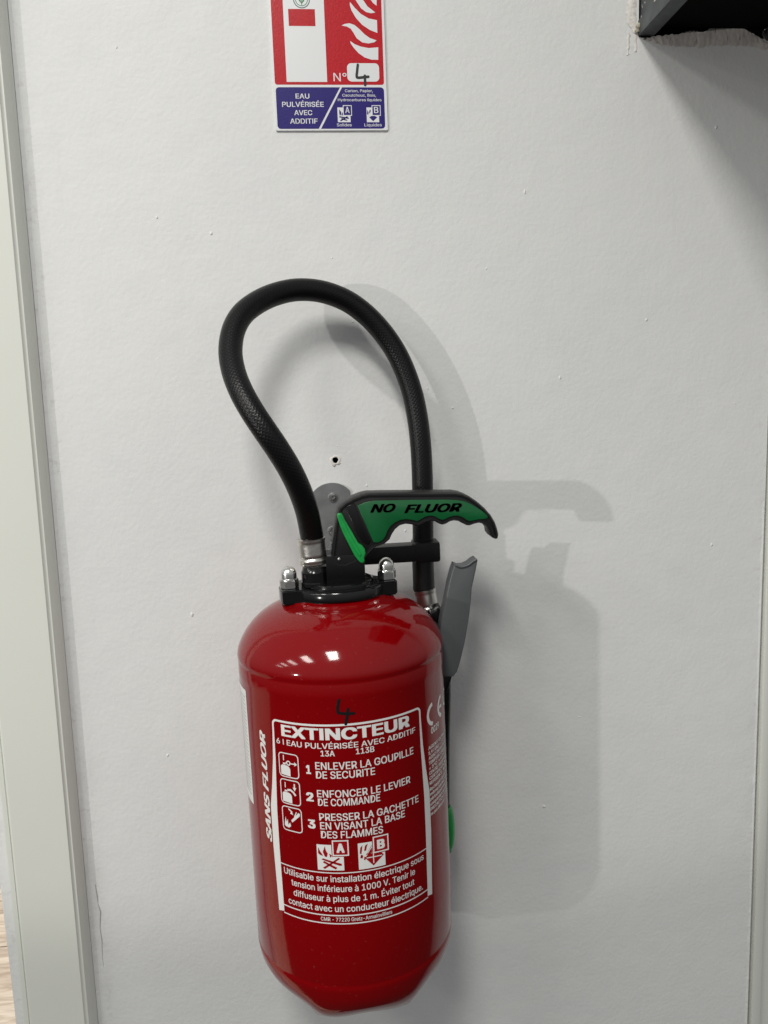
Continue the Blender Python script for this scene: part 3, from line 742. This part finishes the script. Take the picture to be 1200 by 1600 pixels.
# A and B class squares
for u0, u1, v0, v1 in ((-27.4, -8.1, 71.0, 90.6), (2.3, 22.0, 70.6, 90.8)): poly(bm, [(u0, v0), (u1, v0), (u1, v1), (u0, v1)], 0)
label = on_body('instruction_print', bm, M['white_print'])
bm = bmesh.new()
L1_, L2_ = .00006, .00012
for u0, u1, v0, v1, ch in ((-16.0, -4.2, 82.2, 94.2, 'A'), (13.2, 25.0, 81.6, 94.2, 'B')):
    poly(bm, [(u0-.6, v0-.6), (u1+.0, v0-.6), (u1, v1), (u0-.6, v1)], L1_, 0)
    band(bm, [(u0, v0), (u1, v0), (u1, v1), (u0, v1)], [(u0+.9, v0+.9), (u1-.9, v0+.9), (u1-.9, v1-.9), (u0+.9, v1-.9)], L2_, 1)
    put_text(bm, ch, u0+3.0, u1-3.0, v0+2.4, 7.2, .05, lift=L2_, mi=1)
def rp(pts): poly(bm, pts, L1_, 0)
rp([(-26.6, 84), (-26.2, 88.6), (-25.0, 85.5), (-23.8, 83.6), (-22.9, 82.0), (-25.2, 82.6)])
rp([(-21.6, 81.5), (-23.0, 85.0), (-21.3, 89.6), (-20.6, 86.0), (-19.4, 84.0), (-20.2, 81.2)])
rp([(-17.8, 81.0), (-18.4, 84.0), (-16.8, 82.9), (-17.0, 81.2)])
rp([(-24.4, 79.2), (-23.0, 80.1), (-9.8, 76.2), (-9.6, 74.8), (-11.0, 74.6)]); rp([(-23.6, 72.9), (-22.2, 71.9), (-10.8, 79.9), (-11.6, 81.0)]); rp([(-23.4, 77.0), (-14.2, 71.8), (-13.0, 73.2), (-22.4, 78.2)])
rp([(13.0, 72.2), (21.0, 79.0), (18.6, 82.0), (9.6, 82.0), (7.0, 79.0)])
rp([(7.8, 81.2), (12.2, 88.2), (12.4, 82.4)])
for a, b in (((13.2, 74.2), (13.2, 82.6)), ((8.2, 78.9), (19.6, 78.9))): stroke(bm, [a, b], .7, L2_, 1)
stroke(bm, [(9.0, 82.4), (12.4, 87.2)], .6, L2_, 1)
rp([(3.4, 83.0), (4.0, 87.4), (5.6, 89.0), (5.0, 85.0), (4.6, 82.4)]); rp([(6.6, 84.6), (7.4, 88.4), (9.6, 89.9), (8.6, 87.2), (8.0, 84.6)]); rp([(3.6, 79.4), (4.2, 82.0), (5.8, 81.2), (5.4, 79.0)]); rp([(6.2, 77.6), (6.6, 80.2), (7.6, 79.6), (7.2, 77.4)])
on_body('pictogram_print', bm, (M['red_print'], M['white_print']))
# vertical SANS FLUOR, running up the left side
bm = bmesh.new()
put_text(bm, 'SANS FLUOR', 0, 86, 0, 6.4, .035, .32, 0, 1.0, turn=lambda u, v: (-67.2-v, 82.2+u))
# CE mark, 0029, emblem and the small print on the right
cd_ = lambda cx, cy, r, a0, a1: [(cx+r*math.cos(math.radians(a0+(a1-a0)*k/14)), cy+r*math.sin(math.radians(a0+(a1-a0)*k/14))) for k in range(15)]
stroke(bm, cd_(75.0, 169.4, 7.6, 97, 263), 2.9); stroke(bm, cd_(92.0, 169.4, 7.6, 97, 263), 2.9, 4e-6); stroke(bm, [(86.6, 169.4), (92.0, 169.4)], 2.5, 8e-6)
T('0029', 71.0, 84.4, 154.4, 5.0, .02)
gear = []
for k in range(36):
    r = 7.6 if k % 3 else 6.2; gear.append((105+r*math.cos(2*PI*k/36), 171+r*math.sin(2*PI*k/36)))
band(bm, gear, [(105+4.6*math.cos(2*PI*k/36), 171+4.6*math.sin(2*PI*k/36)) for k in range(36)], 0)
T('NF', 102, 108, 169, 4, .02); T('196', 101, 109, 156.5, 3.0, .0)
small = ['AGENT EXTINCTEUR', '5,9 l EAU + 0,1 l ADDITIF', 'AGENT PROPULSEUR : AZOTE', 'TEMPERATURES LIMITES', '+ 5°C  + 60°C', 'CENTRE TRANSFORMATION', 'CERTIFICATION', 'REFERENCE   NF EN3', 'Recharger après usage,', 'même partiel. Vérifier', 'périodiquement et utiliser', 'uniquement les pièces', 'PRECAUTION D\'EMPLOI', 'ne pas démonter']
wds = [44, 46, 46, 44, 30, 46, 32, 38, 42, 42, 46, 40, 40, 26]
v = 143.6
for i, (s_, wd) in enumerate(zip(small, wds)):
    T(s_, 66.4, 66.4+wd, v, 2.6, .022); v -= 3.95 if i != 7 else 4.7
on_body('side_print', bm, M['white_print'])
# paper label on the far left, seen edge on
bm = bmesh.new(); poly(bm, rrect(-150, -92.2, 102, 192.6, 1.0, 3), 0); on_body('paper_label', bm, M['white_print'])
bm = bmesh.new()
for k in range(26):
    vv = 186-3.1*k; poly(bm, [(-140+random.uniform(0, 8), vv), (-94.6-random.uniform(0, 2), vv), (-94.6-random.uniform(0, 1), vv+.9), (-140, vv+.9)], .00006)
on_body('paper_label_print', bm, M['faint_print'])
bm = hand4([[(-5.4, 198.2), (-6.4, 194), (-6.6, 189.6), (-4.5, 188.6), (0, 187.9), (4.4, 187.9)], [(.4, 191.2), (-.4, 186), (-1.6, 180.6)]], 2.1, .00014, lambda a, b: (a, b))
on_body('handwritten_numeral', bm, M['marker'])

# flange with two lugs ---------------------------------------------
FR = math.radians(-7)
def rot(x, y): return (AX+.0005+x*math.cos(FR)-y*math.sin(FR), AY+x*math.sin(FR)*-1*-1+y*math.cos(FR))
def rot(x, y):
    c, s = math.cos(-FR), math.sin(-FR)
    return (AX+.0004+x*c-y*s, AY+x*s+y*c)
FZ0, FZ1 = 1.2512, 1.2622
half = [(.0455, -.0085), (.0445, -.0115), (.0425, -.0125), (.0335, -.0125), (.0290, -.0140), (.0255, -.0175), (.0200, -.0232), (.0110, -.0262), (0, -.0270)]
o_ = half + [(-x, y) for x, y in half[:-1][::-1]]
o_ = o_ + [(x, -y) for x, y in o_[::-1]]
bm = bmesh.new()
lo = [bm.verts.new((*rot(x, y), FZ0)) for x, y in o_]; hi = [bm.verts.new((*rot(x, y), FZ1)) for x, y in o_]
n = len(o_); bm.faces.new(lo[::-1]); bm.faces.new(hi)
for k in range(n): bm.faces.new((lo[k], lo[(k+1) % n], hi[(k+1) % n], hi[k]))
bmesh.ops.recalc_face_normals(bm, faces=bm.faces[:])
bmesh.ops.bevel(bm, geom=[e for e in bm.edges if abs(e.verts[0].co.z-e.verts[1].co.z) < 1e-5], offset=.0011, segments=3, affect='EDGES')
flange = part('flange', bm, M['black_cast'], auto=35)
bm = bmesh.new(); c = rot(0.001, .004)
lathe(bm, [(.036, 1.2555), (.036, 1.2600), (.0352, 1.2612), (.0275, 1.2615), (.0272, 1.2640), (.0262, 1.2648), (.005, 1.2650)], (c[0], c[1], 0), 64)
part('collar', bm, M['black_cast'], auto=35)
for sgn in (-1, 1):
    c = rot(sgn*.0380+(.001 if sgn > 0 else 0), -.001); bm = bmesh.new()
    def hexr(r, z, a, s_=sgn): 
        q = (a+.35) % (PI/3)-PI/6; return r*math.cos(PI/6)/math.cos(q)
    lathe(bm, [(.0069, 1.2620), (.0076, 1.2627), (.0076, 1.2682), (.0070, 1.2689)], (c[0], c[1], 0), 48, rmod=hexr)
    nut = part('cap_nut', bm, M['chrome'], auto=30)
    bm = bmesh.new()
    lathe(bm, [(.0069, 1.2688), (.0068, 1.2696), (.0061, 1.2698), (.0061, 1.2730)]+[(.0061*math.cos(a), 1.2730+.0061*math.sin(a)) for a in (.3, .6, .9, 1.15, 1.35, 1.5)], (c[0], c[1], 0), 32)
    part('dome_cap', bm, M['chrome'], nut, auto=50)

# valve block --------------------------------------------------------
bm = bmesh.new()
p0 = at(513, 900, AY-.012); p1 = at(572, 900, AY-.012)
box(bm, p0.x-.001, p1.x, AY-.014, AY+.012, 1.264, 1.2865, .0012)
box(bm, p0.x+.004, p1.x, AY-.0125, AY+.010, 1.2870, 1.2960, .0012)
part('valve_block', bm, M['black_cast'], auto=35)
pc = at(493, 890, AY-.004)
bm = bmesh.new(); lathe(bm, [(.0112, 1.263), (.0112, 1.2655), (.0106, 1.2662), (.0106, 1.2735), (.0100, 1.2742), (.0090, 1.2775), (.005, 1.2775)], (pc.x, AY-.004, 0), 40)
part('hose_port', bm, M['black_cast'], auto=35)

# hose ------------------------------------------------------------------
HP = [(489, 846, -.0955), (486.5, 833, -.0980), (480, 800, -.1050), (469, 767, -.1120), (453, 733, -.1180), (433, 700, -.1215), (414, 672, -.1220), (393, 640, -.1180), (376, 609, -.1105), (364.5, 578, -.1000), (360, 547, -.0890),
      (364.5, 516, -.0780), (378, 491, -.0680), (401, 472.5, -.0580), (431, 459, -.0480), (466, 452.5, -.0400), (504, 456, -.0345), (541, 470, -.0305), (572, 492.5, -.0280), (598, 520.5, -.0272), (618, 550, -.0278), (633.5, 583, -.0295), (645, 618, -.0320),
      (652.5, 655, -.0350), (657, 692, -.0380), (659.5, 735, -.0405), (660.5, 780, -.0425), (661, 830, -.0440), (661.5, 872, -.0450)]
path = catmull([at(*p) + Vector(((at(*p).z-1.20)*.0079, 0, 0)) for p in HP], 8)
bm = bmesh.new(); tube(bm, path, .0089, 32)
part('hose', bm, M['hose'], smooth=True)
# first ferrule
def ferrule(a, b, r, name='hose_ferrule'):
    a, b = Vector(a), Vector(b); bm = bmesh.new(); n = 26
    pth = [a.lerp(b, k/n) for k in range(n+1)]
    def rad(t):
        q = r
        if t < .06: q = r*(1.03+.6*(.06-t))
        if t < .02: q = r*.90
        q += r*.045*math.exp(-((t-.10)/.05)**2)+r*.05*math.exp(-((t-.83)/.05)**2)-r*.05*math.exp(-((t-.72)/.04)**2)
        if t > .965: q = r*.93
        return q
    tube(bm, pth, rad, 32); return part(name, bm, M['ferrule'], auto=40)
ferrule(at(487.0, 839, AY-.004), at(491.5, 881, AY-.004), .01055)
# clip arm and clamp that carry the far end of the hose
h1 = at(663, 846, -.045); h2 = at(663, 877, -.045)
bm = bmesh.new(); a = at(574, 851, AY-.004); b = at(655, 850, -.052)
zt, zb = 1.2936, 1.2765
box(bm, at(570, 860, -.057).x, h1.x-.004, -.0575, -.0400, h2.z+.002, h1.z-.001, .0008)
part('hose_arm', bm, M['black_matte'], auto=35)
bm = bmesh.new(); box(bm, h1.x-.0098, h1.x+.0122, -.058, -.034, h2.z+.0005, h1.z+.0005, .0025)
part('hose_clamp', bm, M['black_matte'], auto=35)
ga = at(661.5, 870, -.045); gb = at(663, 924, -.045)
bm = bmesh.new(); pth = [ga.lerp(gb, k/14) for k in range(15)]
tube(bm, pth, lambda t: .0092+(.0005 if t > .88 else 0)*(t-.88)/.12-(.0008 if t > .99 else 0), 28); part('rubber_sleeve', bm, M['grip'], auto=40)
fa = at(664, 921, -.045); fb_ = at(670, 957, -.047); ferrule(fa, fb_, .0094)

# handle ---------------------------------------------------------------
YH0, YH1 = AY-.0145, AY+.0085
def hp(l, Y=YH0): return [(at(x, y, Y).x, at(x, y, Y).z) for x, y in l]
OUT = [(518.7, 866), (520.5, 879), (529, 886.5), (541, 887), (556, 881.5), (571, 874), (575, 868), (585, 858), (593, 855), (603, 851), (611, 844), (614.5, 836), (619.5, 828.5), (627, 822.3), (636, 820), (645, 821),
       (654.5, 823.3), (660, 821), (667, 817), (675, 815), (682, 816.5), (688, 820), (693.5, 822), (699, 820.6), (706, 816.7), (712, 815.2), (719, 816.3), (725.5, 820), (731.5, 823), (736.5, 823.4), (743.5, 821), (751, 819.3), (757.5, 820.5),
       (763.8, 825), (768, 831), (769, 838), (772.5, 843), (777, 845), (780.3, 844), (781.6, 838), (780, 830), (776, 818), (769.5, 807), (760, 796), (748, 785.5), (736, 777.3), (725, 772.8), (714, 771), (690, 771), (640, 771), (600, 771), (577, 771.3), (567, 773.5),
       (553, 779), (541, 785.5), (531, 794), (528.3, 803), (525, 820), (522, 843)]
out = hp(OUT)
bm = bmesh.new(); prism(bm, out, YH0+.0016, YH1, .0012, 2)
ins = offset(out, .0026)
a0 = [bm.verts.new((x, YH0+.0017, z)) for x, z in offset(out, .0004)]; a1 = [bm.verts.new((x, YH0+.0002, z)) for x, z in offset(out, .0010)]
a2 = [bm.verts.new((x, YH0+.0002, z)) for x, z in offset(out, .0022)]; a3 = [bm.verts.new((x, YH0+.0018, z)) for x, z in ins]
n = len(out)
for A_, B_ in ((a0, a1), (a1, a2), (a2, a3)):
    for k in range(n): bm.faces.new((A_[k], A_[(k+1) % n], B_[(k+1) % n], B_[k]))
bmesh.ops.recalc_face_normals(bm, faces=bm.faces[:])
handle = part('handle', bm, M['black_matte'], auto=40)
GR = [(560.5, 790.5), (573, 785.5), (586, 783), (640, 782.3), (700, 782.3), (717, 783), (728, 785), (738, 789.3), (747, 794.5), (756, 800.5), (764, 807.5), (764.5, 811.2), (760, 813), (750, 813.5), (741, 815.3), (736, 816), (731.5, 814.2), (725, 809.7), (718, 807.6), (711, 807.6), (704, 809.5), (697, 813),
      (692.5, 813.8), (687, 811.5), (681, 808), (673.5, 807), (666, 809), (659, 813), (654, 815.7), (645, 813.2), (636, 812.3), (627, 813.7), (619, 817.5), (612, 823), (607.5, 830), (604, 839), (599.5, 845), (592.5, 848.5), (585.5, 848), (581, 838), (572, 817)]
bm = bmesh.new(); prism(bm, hp(GR), YH0+.0006, YH0+.004, .0004, 2)
inlay = part('grip_inlay', bm, M['green'], auto=40)
bm = bmesh.new(); y_ = YH0+.00055
u0 = at(580.5, 801.5, YH0); u1 = at(620.5, 801, YH0); u2 = at(633.5, 801, YH0); u3 = at(724, 798.5, YH0)
h_ = at(600, 787.5, YH0).z-at(600, 801.5, YH0).z
put_text(bm, 'NO', u0.x, u1.x, u0.z, h_*.94, .035, .35, 0); put_text(bm, 'FLUOR', u2.x, u3.x, u2.z, h_*.94, .035, .35, 0)
for v_ in bm.verts:       # follow the slight rise of the line
    v_.co.y += (v_.co.x-u0.x)*(u3.z-u0.z)/(u3.x-u0.x)*1.0
face_out(bm)
for v_ in bm.verts: v_.co = Vector((v_.co.x, y_-.0003, v_.co.y))
r = bmesh.ops.extrude_face_region(bm, geom=bm.faces[:])
for v_ in r['geom']:
    if isinstance(v_, bmesh.types.BMVert): v_.co.y += .0006
bmesh.ops.recalc_face_normals(bm, faces=bm.faces[:])
part('raised_lettering', bm, M['black_matte'], inlay)
# dark web between the tab and the inlay
bm = bmesh.new(); prism(bm, hp([(541, 792), (556, 786.5), (581, 846), (577, 853), (568, 848), (560, 836)]), YH0+.0009, YH0+.004, .0006, 2)
part('handle_web', bm, M['black'], handle, auto=40)
TB = [(529, 804), (531.5, 802), (535.5, 802.2), (537.5, 805), (541, 813), (551, 830), (561, 848.5), (567, 852.5), (571.5, 858), (573, 865), (570.5, 871), (571, 877), (569.5, 880), (565, 880), (560.5, 875.5), (555, 868), (551, 860), (544, 846), (537, 832), (532.5, 820), (529, 808)]
bm = bmesh.new(); prism(bm, hp(TB, YH0-.002), YH0-.002, YH0+.004, .0008, 3)
rr_ = hp([(531.5, 805), (533.5, 804.5), (548, 834), (558, 852), (566, 868), (563, 869), (551, 850), (538, 825)], YH0-.0025)
prism(bm, rr_, YH0-.0028, YH0-.001, .0003, 1)
part('safety_tab', bm, M['green_bright'], auto=40)
bm = bmesh.new(); c = at(531, 873.5, YH0)
tube(bm, [Vector((c.x, YH0+.004, c.z)), Vector((c.x, YH0-.0006, c.z)), Vector((c.x, YH0-.0012, c.z)), Vector((c.x, YH0-.0014, c.z))], lambda t: (.0013, .0013, .0011, .0007)[min(3, int(t*3+.5))], 16)
part('pivot_pin', bm, M['chrome'], auto=50)

# nozzle gun -----------------------------------------------------------
YL = -.078
LV = [(709.5, 880.5), (717, 884), (724, 883.3), (731, 880.5), (738, 875), (743, 872), (745.3, 874.6), (742.5, 889), (739.5, 903), (736, 918), (734, 941), (731, 965), (727, 988), (724, 1004), (720, 1020), (716.5, 1034), (712, 1047.5), (706, 1055), (697, 1055), (686, 1055),
      (684, 1035), (685, 1000), (687, 975), (690, 960), (696, 933), (701, 908), (705, 893)]
pts = [(at(x, y, YL).x, at(x, y, YL).z) for x, y in LV]
bm = bmesh.new(); prism(bm, pts, YL-.006, YL+.008, .0012, 3)
lever = part('squeeze_lever', bm, M['grey'], auto=45)
bm = bmesh.new()   # raised lip at the lever's top
lp = [at(x, y, YL) for x, y in ((710, 881.2), (717, 884.6), (724, 884), (731, 881.4), (738, 876), (743.5, 873))]
tube(bm, catmull([Vector((p.x, YL-.0065, p.z)) for p in lp], 4), .0009, 10); part('lever_lip', bm, M['grey'], lever, smooth=True)
# black gun body: hooks up to the ferrule, then runs down beside the cylinder
bm = bmesh.new()
g = [at(672, 950, -.048), at(679, 962, -.052), at(684, 975, -.058), at(686, 1000, -.060), at(688, 1040, -.062), at(691, 1080, -.063), at(690, 1160, -.063), at(690, 1265, -.063)]
tube(bm, catmull(g, 6), lambda t: .0080 if t < .5 else .0080-.0022*(t-.5)*2, 20)
part('nozzle_barrel', bm, M['black'], smooth=True)
pts = [(at(x, y, -.062).x, at(x, y, -.062).z) for x, y in [(680, 952), (684, 948.5), (687, 951), (688, 962), (688, 972), (684, 975), (676, 968), (672, 958)]]
bm = bmesh.new(); prism(bm, pts, -.066, -.050, .001, 2); part('nozzle_hook', bm, M['black'], auto=45)
pts = [(at(x, y, -.066).x, at(x, y, -.066).z) for x, y in [(684, 1050), (705.5, 1052), (703, 1062), (699, 1074), (694.5, 1087), (690, 1100), (682, 1100)]]
bm = bmesh.new(); prism(bm, pts, -.070, -.056, .001, 2); part('lever_mount', bm, M['black'], auto=45)
bm = bmesh.new(); ga = at(691, 1260, -.062); gb = at(693, 1330, -.062)
pth = [ga.lerp(gb, k/20) for k in range(21)]
tube(bm, pth, lambda t: .0060+.0031*math.sin(PI*min(1, t*1.05))**.5 if t < .97 else .0060, 28); part('nozzle_tip', bm, M['green_bright'], auto=50)

# small lean of the whole extinguisher
piv = Vector((AX, AY, 1.20)); ang = math.radians(-0.45)
Rm = Matrix.Translation(piv) @ Matrix.Rotation(ang, 4, 'Y') @ Matrix.Translation(-piv)
E_.location = Rm @ Vector(ROOT); E_.rotation_euler = (0, ang, 0)

# ================================================================ WALL BRACKET
t = thing('wall_bracket', 'grey steel wall bracket with rounded top and two screws behind the valve', 'bracket', (at(519, 800, 0).x, 0, 1.27))
cx = (at(490, 790, 0).x+at(547.5, 790, 0).x)/2; hw = (at(547.5, 790, 0).x-at(490, 790, 0).x)/2; zt = at(519, 754, 0).z
out_ = []
for k in range(17):
    a = math.radians(40+100*k/16); out_.append((cx+hw*1.306*math.cos(a), zt-hw*1.306*(1-math.sin(a))))
out_ = out_+[(cx-hw, zt-.045), (cx-hw*.86, zt-.075), (cx-hw*.8, zt-.14), (cx+hw*.8, zt-.14), (cx+hw*.86, zt-.075), (cx+hw, zt-.045)]
bm = bmesh.new(); prism(bm, out_, -.0026, -.0001, .0004, 1)
put(link('back_plate', bm, M['zinc'], auto=40), t, t.location)
for (px, py) in ((520, 777), (519, 829)):
    c = at(px, py, -.003); bm = bmesh.new()
    def ring_(r, y): return [bm.verts.new((c.x+r*math.cos(2*PI*k/24), y, c.z+r*math.sin(2*PI*k/24))) for k in range(24)]
    rs = [ring_(.0042, -.0026), ring_(.0042, -.0034), ring_(.0036, -.0044), ring_(.0020, -.0046)]
    for A_, B_ in zip(rs, rs[1:]):
        for k in range(24): bm.faces.new((A_[k], A_[(k+1) % 24], B_[(k+1) % 24], B_[k]))
    tip = []
    for k in range(24):
        q = .0020 if False else .0016*(1+.28*math.cos(6*2*PI*k/24)); tip.append(bm.verts.new((c.x+q*math.cos(2*PI*k/24), -.0046, c.z+q*math.sin(2*PI*k/24))))
    dp = [bm.verts.new((v.co.x, -.0030, v.co.z)) for v in tip]
    for A_, B_ in ((rs[-1], tip), (tip, dp)):
        for k in range(24): bm.faces.new((A_[k], A_[(k+1) % 24], B_[(k+1) % 24], B_[k]))
    bm.faces.new(dp); bmesh.ops.recalc_face_normals(bm, faces=bm.faces[:])
    put(link('screw', bm, M['chrome'], auto=30), t, t.location)
bm = bmesh.new(); c = at(517, 868, -.02)
box(bm, c.x-.005, c.x+.005, -.075, -.0027, c.z-.004, c.z-.001, .0006); box(bm, c.x-.005, c.x+.005, -.075, -.072, c.z-.0008, c.z+.008, .0006)
put(link('support_hook', bm, M['chrome'], auto=30), t, t.location)
